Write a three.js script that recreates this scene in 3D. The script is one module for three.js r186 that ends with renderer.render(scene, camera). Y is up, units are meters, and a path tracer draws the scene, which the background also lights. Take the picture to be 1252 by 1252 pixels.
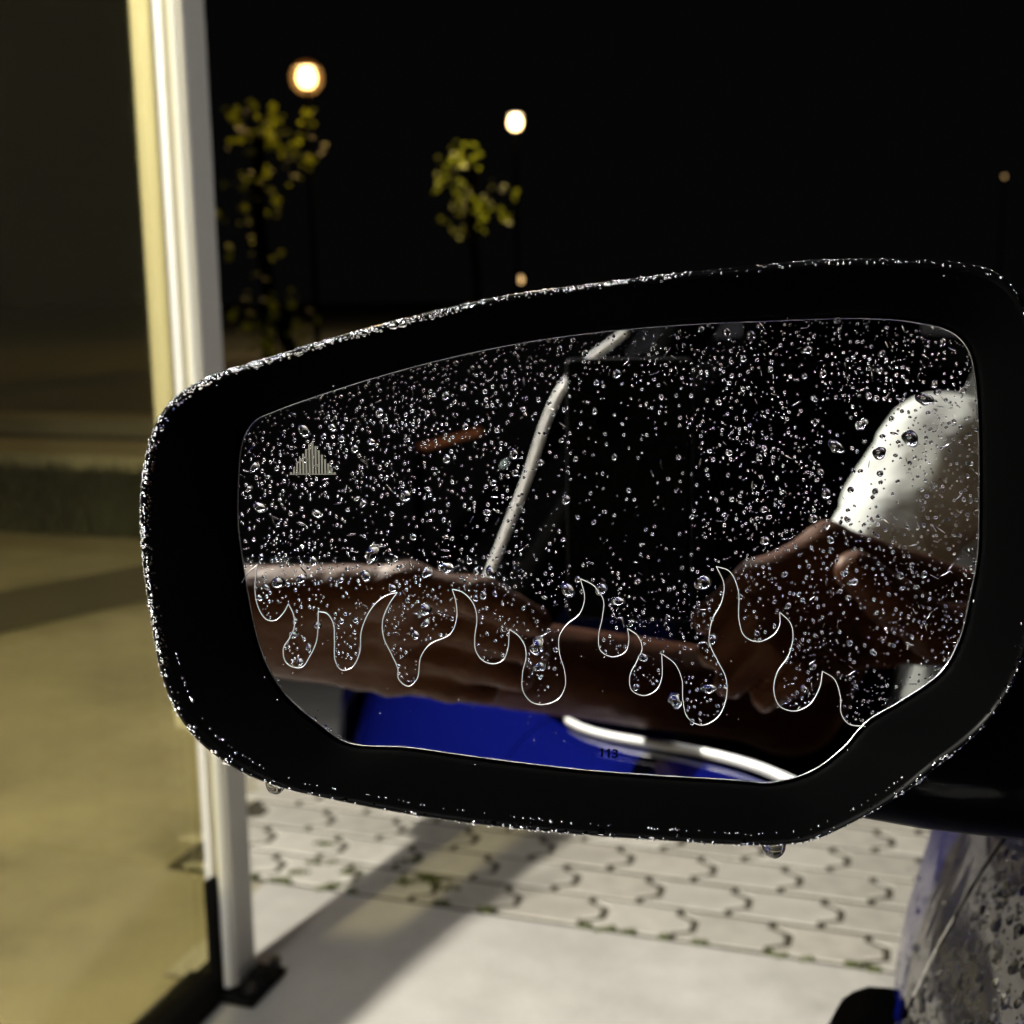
import * as THREE from 'three';
import { mergeGeometries, mergeVertices } from 'three/addons/utils/BufferGeometryUtils.js';
import { RoundedBoxGeometry } from 'three/addons/geometries/RoundedBoxGeometry.js';
import { MarchingCubes } from 'three/addons/objects/MarchingCubes.js';
import { ImprovedNoise } from 'three/addons/math/ImprovedNoise.js';
import { FontLoader } from 'three/addons/loaders/FontLoader.js';

const V3 = (x, y, z) => new THREE.Vector3(x, y, z);
const rad = THREE.MathUtils.degToRad;

// ---------- camera, sky, lamps, exposure ----------
const scene = new THREE.Scene();
const EYE = V3(0, 1.0, 0);
const camera = new THREE.PerspectiveCamera(45, 1, 0.02, 400);
camera.position.copy(EYE);
camera.rotation.set(rad(-10), 0, rad(-0.8), 'YXZ');
camera.focus = 0.362;
camera.userData.fStop = 14;
camera.updateMatrixWorld(true);

const renderer = new THREE.WebGLRenderer({ antialias: true });
renderer.setSize(1024, 1024);
renderer.toneMapping = THREE.LinearToneMapping;
renderer.toneMappingExposure = 6;   // a night picture, exposed long
renderer.shadowMap.enabled = true;

{ // a moonless night sky with a trace of town glow
  const w = 32, h = 16, data = new Float32Array(w * h * 4);
  for (let y = 0; y < h; y++) for (let x = 0; x < w; x++) {
    const up = Math.max(0, (y + 0.5) / h * 2 - 1), g = 1 - 0.5 * up, o = (y * w + x) * 4;
    data[o] = 0.00030 * g; data[o + 1] = 0.00028 * g; data[o + 2] = 0.00027 * g; data[o + 3] = 1;
  }
  const t = new THREE.DataTexture(data, w, h, THREE.RGBAFormat, THREE.FloatType);
  t.mapping = THREE.EquirectangularReflectionMapping; t.magFilter = THREE.LinearFilter; t.needsUpdate = true;
  scene.background = t; scene.environment = t;
}
// flood lamps: [name, label, position of the lens, point aimed at, candela, cone, lens radius, colour]
const FLOODS = [
  ['flood_lamp', 'white flood lamp on a mast on the far side of the glass partition', [-1.95, 2.6, 1.15], [-0.1, 0.1, -1.6], 19, 46, 0.035, [1, 0.95, 0.84]],
  ['flood_lamp', 'white flood lamp on a mast beyond the far side of the blue car', [1.67, 3.6, 3.28], [-0.4, 1.85, -1.7], 9, 16, 0.14, [1, 0.96, 0.9]],
];

// unseen tube lamps, added behind the camera so the drops sparkle: [x, y, z in the car's axes, length, turn, label]
const TUBES = [
  [0.1, 3.6, 1.5, 1.8, 90, 'added tube light for the drop sparkles, set across just behind the camera'],
  [-1.7, 2.9, 2.2, 1.6, 0, 'added tube light for the drop sparkles, behind the camera on the partition side'],
  [-0.9, 3.5, 1.6, 1.6, 0, 'added tube light for the drop sparkles, set lengthwise above the camera'],
];
const TUBE_GLOW = 9;

// ---------- helpers ----------
function rng(seed) { let s = seed | 0; return () => { s = (s + 0x6d2b79f5) | 0; let t = Math.imul(s ^ (s >>> 15), 1 | s); t = (t + Math.imul(t ^ (t >>> 7), 61 | t)) ^ t; return ((t ^ (t >>> 14)) >>> 0) / 4294967296; }; }
const noise = new ImprovedNoise();
const used = {};
function numbered(n) { const k = used[n] = (used[n] ?? -1) + 1; return k ? `${n}_${String(k).padStart(3, '0')}` : n; }
function tag(o, label, category, group, kind) {
  if (label) o.userData.label = label;
  if (category) o.userData.category = category;
  if (group) o.userData.group = group;
  if (kind) o.userData.kind = kind;
  return o;
}
function thing(name, label, category, group) { const g = new THREE.Group(); g.name = numbered(name); scene.add(g); return tag(g, label, category, group); }
function mesh(name, geo, mat, parent = scene) {
  const m = new THREE.Mesh(Array.isArray(geo) ? mergeGeometries(geo.map((g) => { const k = g.index ? g.toNonIndexed() : g.clone(); for (const a of Object.keys(k.attributes)) if (!['position', 'normal', 'uv'].includes(a)) k.deleteAttribute(a); return k; })) : geo, mat);
  m.name = parent === scene ? numbered(name) : name; m.castShadow = m.receiveShadow = true; parent.add(m); return m;
}
const structure = (name, geo, mat) => tag(mesh(name, geo, mat), null, null, null, 'structure');
function box(w, h, d, x = 0, y = 0, z = 0, r = 0) { const g = r ? new RoundedBoxGeometry(w, h, d, 2, r) : new THREE.BoxGeometry(w, h, d); g.translate(x, y, z); return g; }
function tube(pts, r, seg = 40, rs = 8, closed = false) { return new THREE.TubeGeometry(new THREE.CatmullRomCurve3(pts, closed, 'centripetal'), seg, r, rs, closed); }
function rod(a, b, r1, r2 = r1, n = 12) {
  const d = b.clone().sub(a), g = new THREE.CylinderGeometry(r2, r1, d.length(), n, 1);
  g.translate(0, d.length() / 2, 0); g.applyQuaternion(new THREE.Quaternion().setFromUnitVectors(V3(0, 1, 0), d.normalize())); g.translate(a.x, a.y, a.z); return g;
}
function grid(nz, nk, f) {
  const pos = [], uv = [], idx = [];
  for (let i = 0; i <= nz; i++) for (let j = 0; j <= nk; j++) { const p = f(i / nz, j / nk); pos.push(p.x, p.y, p.z); uv.push(i / nz, j / nk); if (i < nz && j < nk) { const a = i * (nk + 1) + j, b = a + nk + 1; idx.push(a, b, a + 1, b, b + 1, a + 1); } }
  const g = new THREE.BufferGeometry(); g.setAttribute('position', new THREE.Float32BufferAttribute(pos, 3)); g.setAttribute('uv', new THREE.Float32BufferAttribute(uv, 2)); g.setIndex(idx); g.computeVertexNormals(); return g;
}
function instances(name, geo, mat, mats, parent = scene) {
  const m = new THREE.InstancedMesh(geo, mat, mats.length); m.name = parent === scene ? numbered(name) : name;
  mats.forEach((x, i) => m.setMatrixAt(i, x)); m.castShadow = m.receiveShadow = true; parent.add(m); m.userData.kind = 'stuff'; return m;
}
// sight: direction through a point of the picture, one metre deep along the lens axis
const FOC = 626 / Math.tan(rad(22.5));
function sight(px, py) { return V3((px - 626) / FOC, -(py - 626) / FOC, -1).applyQuaternion(camera.quaternion); }
const at = (px, py, depth) => sight(px, py).multiplyScalar(depth).add(EYE);
function onGround(px, py, y = 0) { const d = sight(px, py); return d.multiplyScalar((y - EYE.y) / d.y).add(EYE); }
// the car's own axes: x to its right, z to its rear, turned 18 degrees from the camera's heading
const TURN = rad(-18);
const car = (x, y, z) => V3(x, y, z).applyAxisAngle(V3(0, 1, 0), TURN);
// plane of the mirror glass
const MO = at(730, 650, 0.36);
const MN = (() => { const a = rad(13.3), b = rad(6); return car(Math.sin(a) * Math.cos(b), Math.sin(b), Math.cos(a) * Math.cos(b)).normalize(); })();
const MU = V3(0, 1, 0).cross(MN).normalize(), MV = MN.clone().cross(MU).normalize();
function onMirror(px, py, w = 0) { const d = sight(px, py), t = (w - EYE.clone().sub(MO).dot(MN)) / d.dot(MN), p = d.multiplyScalar(t).add(EYE).sub(MO); return new THREE.Vector2(p.dot(MU), p.dot(MV)); }
// where a thing really stands whose mirror image is seen at that point of the picture
function seenAt(px, py, depth) { const p = at(px, py, depth); return p.addScaledVector(MN, -2 * p.clone().sub(MO).dot(MN)); }

function texture(size, f, { srgb = false, repeat = 1 } = {}) {
  const data = new Uint8Array(size * size * 4);
  for (let y = 0; y < size; y++) for (let x = 0; x < size; x++) { const c = f(x / size, y / size); for (let k = 0; k < 3; k++) data[(y * size + x) * 4 + k] = Math.max(0, Math.min(255, c[k] * 255)); data[(y * size + x) * 4 + 3] = 255; }
  const t = new THREE.DataTexture(data, size, size); t.wrapS = t.wrapT = THREE.RepeatWrapping; t.magFilter = THREE.LinearFilter; t.minFilter = THREE.LinearMipmapLinearFilter;
  if (srgb) t.colorSpace = THREE.SRGBColorSpace; t.repeat.set(repeat, repeat); t.needsUpdate = true; return t;
}
// noise that repeats after n cells
function tiled(u, v, n, z) {
  const a = u * n, b = v * n, sx = u, sy = v, f = (x, y) => noise.noise(x + 0.37, y + 0.71, z);
  return (f(a, b) * (1 - sx) + f(a - n, b) * sx) * (1 - sy) + (f(a, b - n) * (1 - sx) + f(a - n, b - n) * sx) * sy;
}
const fbm = (u, v, n, z, oct = 4) => { let s = 0, k = 1; for (let i = 0; i < oct; i++) { s += tiled(u, v, n, z + i * 7.3) * k; n *= 2; k *= 0.55; } return s; };

// ---------- materials ----------
const std = (o) => new THREE.MeshStandardMaterial(o), phy = (o) => new THREE.MeshPhysicalMaterial(o);
const lin = (r, g, b) => new THREE.Color().setRGB(r, g, b);
const rConc = rng(3);
const concTex = texture(512, (u, v) => { const a = fbm(u, v, 4, 1.5, 5), b = fbm(u, v, 24, 9.1, 3), s = Math.max(0, fbm(u, v, 7, 33.3, 3) - 0.25), k = 0.44 + 0.11 * a + 0.06 * b - 0.16 * s + (rConc() - 0.5) * 0.05; return [k * 1.0, k * 0.965, k * 0.90]; });
const concBump = texture(512, (u, v) => { const k = 0.5 + 0.3 * fbm(u, v, 30, 4.2, 3) + (rConc() - 0.5) * 0.3; return [k, k, k]; });
const concRough = texture(256, (u, v) => { const k = 0.72 + 0.35 * fbm(u, v, 5, 20.2, 4); return [k, k, k]; });
const conc = std({ map: concTex, bumpMap: concBump, bumpScale: 0.0015, roughnessMap: concRough, roughness: 0.95 });
const outTex = texture(512, (u, v) => { const a = fbm(u, v, 5, 51.5, 5), s = Math.max(0, fbm(u, v, 6, 73.3, 4) - 0.15), k = 0.33 + 0.12 * a - 0.2 * s + (rConc() - 0.5) * 0.05; return [k, k * 0.92, k * 0.68]; });
const outConc = std({ map: outTex, bumpMap: concBump, bumpScale: 0.002, roughness: 0.85 });
const paverMats = [[0.42, 0.415, 0.395], [0.37, 0.365, 0.345], [0.45, 0.445, 0.425], [0.40, 0.39, 0.365]].map(([r, g, b]) => std({ color: lin(r / 0.44, g / 0.44, b / 0.44), map: concTex, bumpMap: concBump, bumpScale: 0.0016, roughness: 0.85 }));
const sand = std({ color: lin(0.04, 0.035, 0.02), roughness: 1, bumpMap: concBump, bumpScale: 0.003 });
const black = phy({ color: lin(0.0004, 0.0004, 0.00043), roughness: 0.6, ior: 1.06, specularIntensity: 0.3 });
const shellBlack = phy({ color: lin(0.0005, 0.0005, 0.00055), roughness: 0.3, ior: 1.12, specularIntensity: 0.5 });
const rubber = phy({ color: lin(0.006, 0.006, 0.006), roughness: 0.8, specularIntensity: 0.2 });
const spray = std({ color: lin(0.75, 0.75, 0.76), metalness: 1, roughness: 0.06 });
const water = phy({ color: 0xffffff, roughness: 0, ior: 1.5, transmission: 1, thickness: 0.002 });
const silver = std({ color: lin(0.9, 0.91, 0.92), metalness: 1, roughness: 0 });
const chrome = std({ color: lin(0.4, 0.4, 0.4), metalness: 1, roughness: 0.2 });
const satin = std({ color: lin(0.75, 0.75, 0.73), metalness: 0.6, roughness: 0.4 });
const alu = std({ color: lin(0.42, 0.41, 0.385), roughness: 0.45, metalness: 0.2, bumpMap: concBump, bumpScale: 0.0003 });
const paint = phy({ color: lin(0.0015, 0.003, 0.065), roughness: 0.04, metalness: 0, ior: 2.7 });
const vinyl = std({ color: lin(0.5, 0.5, 0.5), roughness: 0.25, metalness: 0.7 });
const tyreMat = std({ color: lin(0.012, 0.012, 0.012), roughness: 0.55 });
const skin = phy({ color: lin(0.034, 0.0105, 0.0042), roughness: 0.5, specularIntensity: 0.3, specularColor: lin(1, 0.7, 0.42) });
const cotton = std({ color: lin(0.36, 0.37, 0.35), roughness: 0.95 });
const darkMetal = std({ color: lin(0.03, 0.03, 0.03), roughness: 0.5, metalness: 0.5 });

// ---------- ground ----------
function sheet(x0, z0, x1, z1, y, n = 1) {
  const g = new THREE.PlaneGeometry(x1 - x0, z1 - z0, n, n); g.rotateX(-Math.PI / 2); g.translate((x0 + x1) / 2, y, (z0 + z1) / 2);
  const p = g.attributes.position, uv = g.attributes.uv; for (let i = 0; i < p.count; i++) uv.setXY(i, p.getX(i) / 1.7, p.getZ(i) / 1.7); return g;
}
function turned(g) { g.applyMatrix4(new THREE.Matrix4().makeRotationY(TURN)); return g; }
structure('ground', turned(sheet(-200, -200, 200, 200, -0.06)), std({ color: lin(0.03, 0.032, 0.022), roughness: 1 }));
// in the car's axes the edge of the slab lies straight across
const q0 = onGround(300, 1075), q1 = onGround(1090, 1190), local = (p) => p.clone().applyAxisAngle(V3(0, 1, 0), -TURN);
const EDGE = (local(q0).z + local(q1).z) / 2;            // z of the slab's front edge
const PANEX = local(onGround(290, 1222)).x;              // x of the glass partition
const PX = PANEX - 0.34, POSTZ = local(onGround(290, 1222)).z - 0.03;
structure('concrete_slab', mergeGeometries([turned(sheet(PANEX - 0.05, EDGE, 6, 9, 0)), turned(sheet(PANEX - 0.14, EDGE, PANEX - 0.05, POSTZ, 0))]), conc);
structure('concrete_yard', mergeGeometries([turned(sheet(-16, -4.1, PX - 0.004, EDGE, -0.004)), turned(sheet(-16, EDGE, PANEX - 0.142, POSTZ, -0.004)), turned(sheet(-16, POSTZ, PANEX - 0.052, 9, -0.004))]), outConc);
structure('joint_sand', turned(sheet(PX, -4.1, 6, EDGE - 0.002, -0.003)), sand);
const zAt = (y) => local(onGround(80, y)).z, Z_DRIVE = zAt(706), Z_GRASS = zAt(652), Z_KERB = zAt(563), Z_ROAD = zAt(542), Z_FAR = zAt(524);
structure('driveway', turned(sheet(-16, Z_GRASS, 12, -4.104, -0.008)), std({ map: outTex, color: lin(0.75, 0.72, 0.62), roughness: 0.9 }));
structure('kerb', turned(box(30, 0.12, Z_KERB - Z_ROAD, -3, -0.03, (Z_KERB + Z_ROAD) / 2)), std({ color: lin(0.85, 0.78, 0.55), roughness: 0.9 }));
structure('road', turned(sheet(-60, Z_FAR, 60, Z_ROAD - 0.004, -0.05)), std({ color: lin(0.05, 0.048, 0.045), roughness: 0.8, bumpMap: concBump, bumpScale: 0.003 }));
structure('kerb', turned(box(60, 0.14, 0.5, -3, 0.0, Z_FAR - 0.26)), std({ color: lin(0.5, 0.45, 0.32), roughness: 0.9 }));
{ // dark strip laid across the yard as a painted shadow band
  const c = [[-260, 835], [-260, 772], [230, 680], [230, 722]].map(([x, y]) => onGround(x, y, 0.001)), g = grid(8, 2, (u, v) => c[0].clone().lerp(c[3], u).lerp(c[1].clone().lerp(c[2], u), v));
  structure('shadow_band', g, std({ color: lin(0.085, 0.075, 0.055), roughness: 0.9 }));
}
{ // grass strip
  const r = rng(77), blade = new THREE.BufferGeometry();
  blade.setAttribute('position', new THREE.Float32BufferAttribute([-0.006, 0, 0, 0.006, 0, 0, 0, 1, 0.02, 0, 0.5, 0.012, 0.006, 0, 0, -0.006, 0, 0], 3)); blade.computeVertexNormals();
  const ms = [], m = new THREE.Matrix4(), q = new THREE.Quaternion();
  for (let i = 0; i < 16000; i++) { const p = car(-9 + 13 * r(), -0.06, Z_KERB + 0.05 + (Z_GRASS - Z_KERB - 0.1) * r()); q.setFromEuler(new THREE.Euler((r() - 0.5) * 0.7, r() * 6.28, (r() - 0.5) * 0.7)); ms.push(m.clone().compose(p, q, V3(1, 0.06 + 0.07 * r(), 1))); }
  tag(instances('grass', blade, phy({ color: lin(0.045, 0.05, 0.022), roughness: 0.9, side: THREE.DoubleSide }), ms), 'dark strip of grass between the driveway and the kerb', 'grass');
}
// pavers: waisted blocks in staggered rows
const PW = 0.148, PH = 0.102;
{
  const paving = new THREE.Group(); paving.name = 'paving'; tag(paving, null, null, null, 'structure'); scene.add(paving); paving.rotation.y = TURN;
  const r = rng(11), side = [[0, 0], [0.2, 0], [0.34, 0.028], [0.66, 0.028], [0.8, 0], [1, 0]], gap = 0.0118;
  const make = (half) => {
    const s = new THREE.Shape(), w = PW, h = PH;
    side.forEach(([t, o], i) => s[i ? 'lineTo' : 'moveTo'](o + w, t * h)); [...side].reverse().forEach(([t, o]) => s.lineTo(o, t * h)); s.closePath();
    const g = new THREE.ExtrudeGeometry(s, { depth: 0.05, bevelEnabled: true, bevelThickness: 0.0015, bevelSize: 0.0015, bevelOffset: -gap / 2 - 0.0015, bevelSegments: 1 });
    g.rotateX(-Math.PI / 2); g.translate(0, -0.0515, 0); return g;
  };
  const shift = [0.13, 0.57, 0.31, 0.83, 0.02].map((o) => { const g = make(false), uv = g.attributes.uv; for (let i = 0; i < uv.count; i++) uv.setXY(i, uv.getX(i) / 0.8 + o, uv.getY(i) / 0.8 + o * 3.7); return g; });
  for (let row = 0; row < 20; row++) for (let k = -12; k < 19; k++) {
    const x = k * PW + (row % 2) * PW / 2 - 0.03, z = EDGE - 0.008 - row * PH;
    if (x < PX - 0.12 || x > 1.6 || z < -3.95) continue;
    const c = car(x, 0, z); if (row > 6 && c.x > 1.4) continue;
    const m = mesh('paver', shift[(r() * 5) | 0], paverMats[(r() * 4) | 0], paving);
    m.position.set(x, (r() - 0.5) * 0.0016, z); m.rotation.set((r() - 0.5) * 0.012, (r() - 0.5) * 0.012, (r() - 0.5) * 0.012);
  }
  paving.children.forEach((c, i) => { c.name = i ? `paver_${String(i).padStart(3, '0')}` : 'paver'; });
  // moss in the joints
  const tuft = new THREE.IcosahedronGeometry(1, 1), ms = [], m = new THREE.Matrix4();
  const put = (p, s) => { for (let i = 0; i < 15; i++) { const a = r() * 6.28, d = s * Math.sqrt(r()); ms.push(m.clone().compose(V3(p.x + Math.cos(a) * d * 2.4, 0.001 + r() * 0.004, p.z + Math.sin(a) * d * 0.6), new THREE.Quaternion().setFromEuler(new THREE.Euler(r() * 3, r() * 3, 0)), V3(1, 1, 1).multiplyScalar(0.0014 + r() * 0.003))); } };
  for (const [x, y, s] of [[392, 1034, 0.012], [340, 1077, 0.008], [366, 1068, 0.008], [395, 1056, 0.014], [430, 1068, 0.012], [414, 1084, 0.008], [495, 1080, 0.016], [508, 1074, 0.014], [528, 1078, 0.014], [500, 1054, 0.012], [548, 1087, 0.012], [745, 1138, 0.012], [540, 1105, 0.006], [592, 1112, 0.005], [1045, 1182, 0.008], [1070, 1188, 0.006]]) put(onGround(x, y), s);
  for (let i = 0; i < 60; i++) { const x = PX + r() * 2, p = car(x, 0, EDGE - 0.003 + (r() - 0.5) * 0.006); if (r() < 0.5) put(p, 0.002 + 0.004 * r()); }
  tag(instances('moss', tuft, std({ color: lin(0.05, 0.06, 0.012), roughness: 1 }), ms), 'small green moss tufts growing in the paver joints', 'moss');
}

// ---------- glass partition ----------
{
  const t = thing('glass_partition', 'tinted glass partition in a white aluminium post at the bay edge', 'partition');
  const c = onGround(290, 1222); t.position.copy(c); t.rotation.y = TURN;
  // own axes: x to the right, z towards the rear; the post's near right corner stands at 0
  const s = new THREE.Shape(); const D = 0.056;
  s.moveTo(-0.047, D); s.lineTo(-0.047, 0.012); s.lineTo(-0.030, 0.012); s.lineTo(-0.030, 0); s.lineTo(-0.008, 0); s.quadraticCurveTo(0, 0, 0, 0.008); s.lineTo(0, D); s.closePath();
  const g = new THREE.ExtrudeGeometry(s, { depth: 3.4, bevelEnabled: false, curveSegments: 6 }); g.rotateX(-Math.PI / 2); g.translate(0, 0.02, 0);
  mesh('post', g, alu, t);
  mesh('glazing_bead', box(0.032, 3.0, D - 0.004, -0.0640, 1.9, -D / 2 - 0.001, 0.006), alu, t);
  mesh('edge_highlight', rod(V3(-0.012, 0.02, 0.0025), V3(-0.012, 3.4, 0.0025), 0.005), std({ color: lin(0.85, 0.85, 0.82), roughness: 0.35 }), t);  // paler rod stands for the bright highlight along the rounded post corner
  mesh('pane', box(0.008, 3.34, 0.66, -0.038, 1.71, 0.342), phy({ color: lin(0.77, 0.735, 0.53), roughness: 0, transmission: 0.98, thickness: 0, ior: 1.28 }), t);
  mesh('gasket', [box(0.012, 0.17, 0.022, -0.024, 0.105, 0.013, 0.003)], rubber, t);
  mesh('kick_rail', box(0.05, 0.05, 0.66, -0.038, 0.026, 0.35, 0.008), rubber, t);
  mesh('rear_jamb', box(0.05, 3.3, 0.05, -0.038, 1.67, 0.70, 0.006), alu, t);
  mesh('base_plate', [box(0.125, 0.012, 0.10, -0.025, 0.008, -0.03, 0.004), box(0.03, 0.03, 0.03, 0.02, 0.02, -0.03, 0.01)], rubber, t);
  for (const [x, z] of [[0.026, 0.008], [0.026, -0.068], [-0.075, -0.068]]) mesh('anchor_bolt', new THREE.CylinderGeometry(0.009, 0.009, 0.012, 6).translate(x, 0.027, z), darkMetal, t);
}

// ---------- added unseen board, outline shaped to cast the shadow wedge on the slab ----------
{
  const L = V3(...FLOODS[0][2]), K = 0.42, pts = [[315, 1182], [364, 1140], [462, 1146], [560, 1110], [706, 1062], [578, 1120], [500, 1188], [428, 1256], [380, 1310], [240, 1310]];
  const P = pts.map(([x, y]) => { const p = onGround(x, y); return p.lerp(L, K); });
  const c = P[0].clone().add(P[5]).multiplyScalar(0.5), n = L.clone().sub(onGround(450, 1150)).setY(0).normalize(), u = V3(0, 1, 0).cross(n).normalize();
  const s = new THREE.Shape(), flat = pts.map(([x, y]) => { const g = onGround(x, y), d = L.clone().sub(g), k = c.clone().sub(g).dot(n) / d.dot(n), p = g.addScaledVector(d, k).sub(c); return [p.dot(u), p.y]; });
  flat.forEach(([a, b], i) => s[i ? 'lineTo' : 'moveTo'](a, b)); s.closePath();
  const t = thing('shadow_board', 'added unseen board on a post, shaped to cast the shadow on the concrete slab', 'shadow blocker'); t.position.set(c.x, 0, c.z); t.quaternion.setFromRotationMatrix(new THREE.Matrix4().makeBasis(u, V3(0, 1, 0), n));
  mesh('board', new THREE.ExtrudeGeometry(s, { depth: 0.012, bevelEnabled: false }).translate(0, c.y, -0.006), darkMetal, t);
  const lowest = flat.reduce((a, b) => (b[1] < a[1] ? b : a)); mesh('post', box(0.03, c.y + lowest[1] + 0.05, 0.03, lowest[0], (c.y + lowest[1] + 0.05) / 2, -0.03, 0.004), darkMetal, t);
}

// ---------- far lamps and trees ----------
function streetLamp(px, py, depth, label, cd, r, halo) {
  const p = at(px, py, depth), t = thing('street_lamp', label, 'street lamp', 'street lamps among the trees'); t.position.set(p.x, 0, p.z);
  mesh('pole', new THREE.CylinderGeometry(0.04, 0.06, p.y - r, 10).translate(0, (p.y - r) / 2, 0), black, t);
  mesh('lamp_glass', new THREE.SphereGeometry(r, 20, 14).scale(1, 1.1, 1).translate(0, p.y, 0), std({ color: 0, emissive: lin(1, 0.62, 0.25), emissiveIntensity: r < 0.1 ? 0.12 : depth > 50 ? 0.3 : 2 }), t);
  if (halo) mesh('glow_halo', new THREE.SphereGeometry(halo, 24, 16).translate(0, p.y, 0), phy({ color: lin(1, 0.86, 0.62), roughness: 0, transmission: 0.998, thickness: 0, ior: 1.02, emissive: lin(1, 0.38, 0.06), emissiveIntensity: 7 }), t);  // faintly glowing sphere stands in for the amber halo round the lamp
  mesh('lamp_cap', new THREE.CylinderGeometry(r * 0.3, r * 1.05, r * 0.5, 16).translate(0, p.y + r * 1.25, 0), darkMetal, t);
  const l = new THREE.PointLight(lin(1, 0.72, 0.38), cd, 0, 2); l.position.set(0, p.y, 0); l.castShadow = true; l.shadow.radius = 6; t.add(l);
  return t;
}
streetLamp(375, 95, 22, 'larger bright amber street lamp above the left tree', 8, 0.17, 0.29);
streetLamp(630, 150, 30, 'smaller amber street lamp above the right tree', 20, 0.17, 0);
streetLamp(636, 342, 60, 'tiny dim orange street lamp just above the mirror housing', 0.5, 0.16);
streetLamp(1228, 216, 55, 'faint reddish lamp in the black sky at upper right', 0.2, 0.07);
function tree(px, py, depth, rx, ry, n, seed, label) {
  const r = rng(seed), p = at(px, py, depth), t = thing('tree', label, 'tree', 'trees in the dark behind the mirror'); t.position.set(p.x, 0, p.z);
  const bark = phy({ specularIntensity: 0, color: lin(0.002, 0.0016, 0.001), roughness: 1 });
  mesh('trunk', tube([V3(0, -0.05, 0), V3(0.06, p.y * 0.4, 0.03), V3(-0.04, p.y * 0.75, 0), V3(0.02, p.y + ry * 0.6, 0)], 0.11, 16, 8), bark, t);
  const clumps = [], limbs = [];
  for (let i = 0; i < n; i++) { const a = r() * 6.28, u = Math.sqrt(r()), h = (r() * 2 - 1), k = Math.sqrt(Math.max(0, 1 - h * h)); const c = V3(Math.cos(a) * u * rx * k, p.y + h * ry, Math.sin(a) * u * rx * k); clumps.push([c, 0.28 + 0.3 * r()]); if (i % 3 === 0) limbs.push(rod(V3(0, c.y - 0.5, 0), c, 0.035, 0.008, 5)); }
  mesh('limb', limbs, bark, t);
  const leaf = new THREE.BufferGeometry(); leaf.setAttribute('position', new THREE.Float32BufferAttribute([0, 0, 0, 0.5, 0.12, 0.5, 0, 0, 1, 0, 0, 0, 0, 0, 1, -0.5, 0.12, 0.5], 3)); leaf.computeVertexNormals();
  const ms = [], m = new THREE.Matrix4();
  for (const [c, s] of clumps) for (let i = 0; i < 16; i++) { const d = V3(r() - 0.5, r() - 0.5, r() - 0.5).normalize().multiplyScalar(s * Math.cbrt(r()) * 1.3); ms.push(m.clone().compose(c.clone().add(d), new THREE.Quaternion().setFromEuler(new THREE.Euler(r() * 6, r() * 6, r() * 6)), V3(1, 1, 1).multiplyScalar(0.08 + 0.1 * r()))); }
  instances('crown', leaf, phy({ color: lin(0.22, 0.27, 0.015), roughness: 0.8, transmission: 0.4, thickness: 0, side: THREE.DoubleSide }), ms, t);
}
tree(318, 225, 20.5, 1.3, 1.4, 10, 5, 'sparse dark tree left, under the larger amber street lamp');
tree(578, 232, 29, 1.0, 0.8, 9, 8, 'dark tree whose yellow-green leaves catch the smaller amber lamp');
tree(350, 395, 17, 0.5, 0.35, 6, 13, 'small dark tree low behind the top edge of the mirror');
function roadLamp(px, py, depth, color, label) {
  const p = at(px, py, depth), t = thing('road_marker', label, 'marker'); t.position.set(p.x, 0, p.z);
  mesh('post', box(0.09, p.y + 0.1, 0.05, 0, (p.y + 0.1) / 2, 0, 0.01), darkMetal, t);
  mesh('marker_light', new THREE.SphereGeometry(0.045, 14, 10).translate(0, p.y, 0.05), std({ color: 0, emissive: color, emissiveIntensity: 0.12 }), t);
  const l = new THREE.PointLight(color, 0.01); l.position.set(0, p.y, 0.05); l.castShadow = true; t.add(l);
}
roadLamp(113, 534, 10.2, lin(1, 0.9, 0.6), 'small pale light on a marker by the road, seen through the glass');
roadLamp(156, 533, 10.2, lin(0.9, 0.06, 0.04), 'small red light on a marker by the road, seen through the glass');

{ // lit things far behind the camera that only the mirror shows
  const a = seenAt(512, 548, 9), b = seenAt(588, 527, 9), t = thing('amber_lamp', 'dim amber strip lamp reflected at upper left of the mirror', 'strip lamp');
  t.position.set(a.x, 0, a.z); const la = V3(0, a.y, 0), lb = b.clone().sub(V3(a.x, 0, a.z));
  mesh('strip', rod(la, lb, 0.022), std({ color: 0, emissive: lin(0.5, 0.15, 0.04), emissiveIntensity: 0.03 }), t);
  mesh('pole', rod(V3(0, 0, 0), la, 0.04), black, t);
  const c = seenAt(624, 574, 9), u = thing('yard_lamp', 'round white lamp reflected beside the bright slanting pillar', 'yard lamp'); u.position.set(c.x, 0, c.z);
  mesh('lamp_glass', new THREE.SphereGeometry(0.06, 16, 12).translate(0, c.y, 0), std({ color: 0, emissive: lin(0.85, 1, 0.9), emissiveIntensity: 0.6 }), u);
  mesh('pole', rod(V3(0, 0, 0), V3(0, c.y - 0.05, 0), 0.03), black, u);
}
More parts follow.
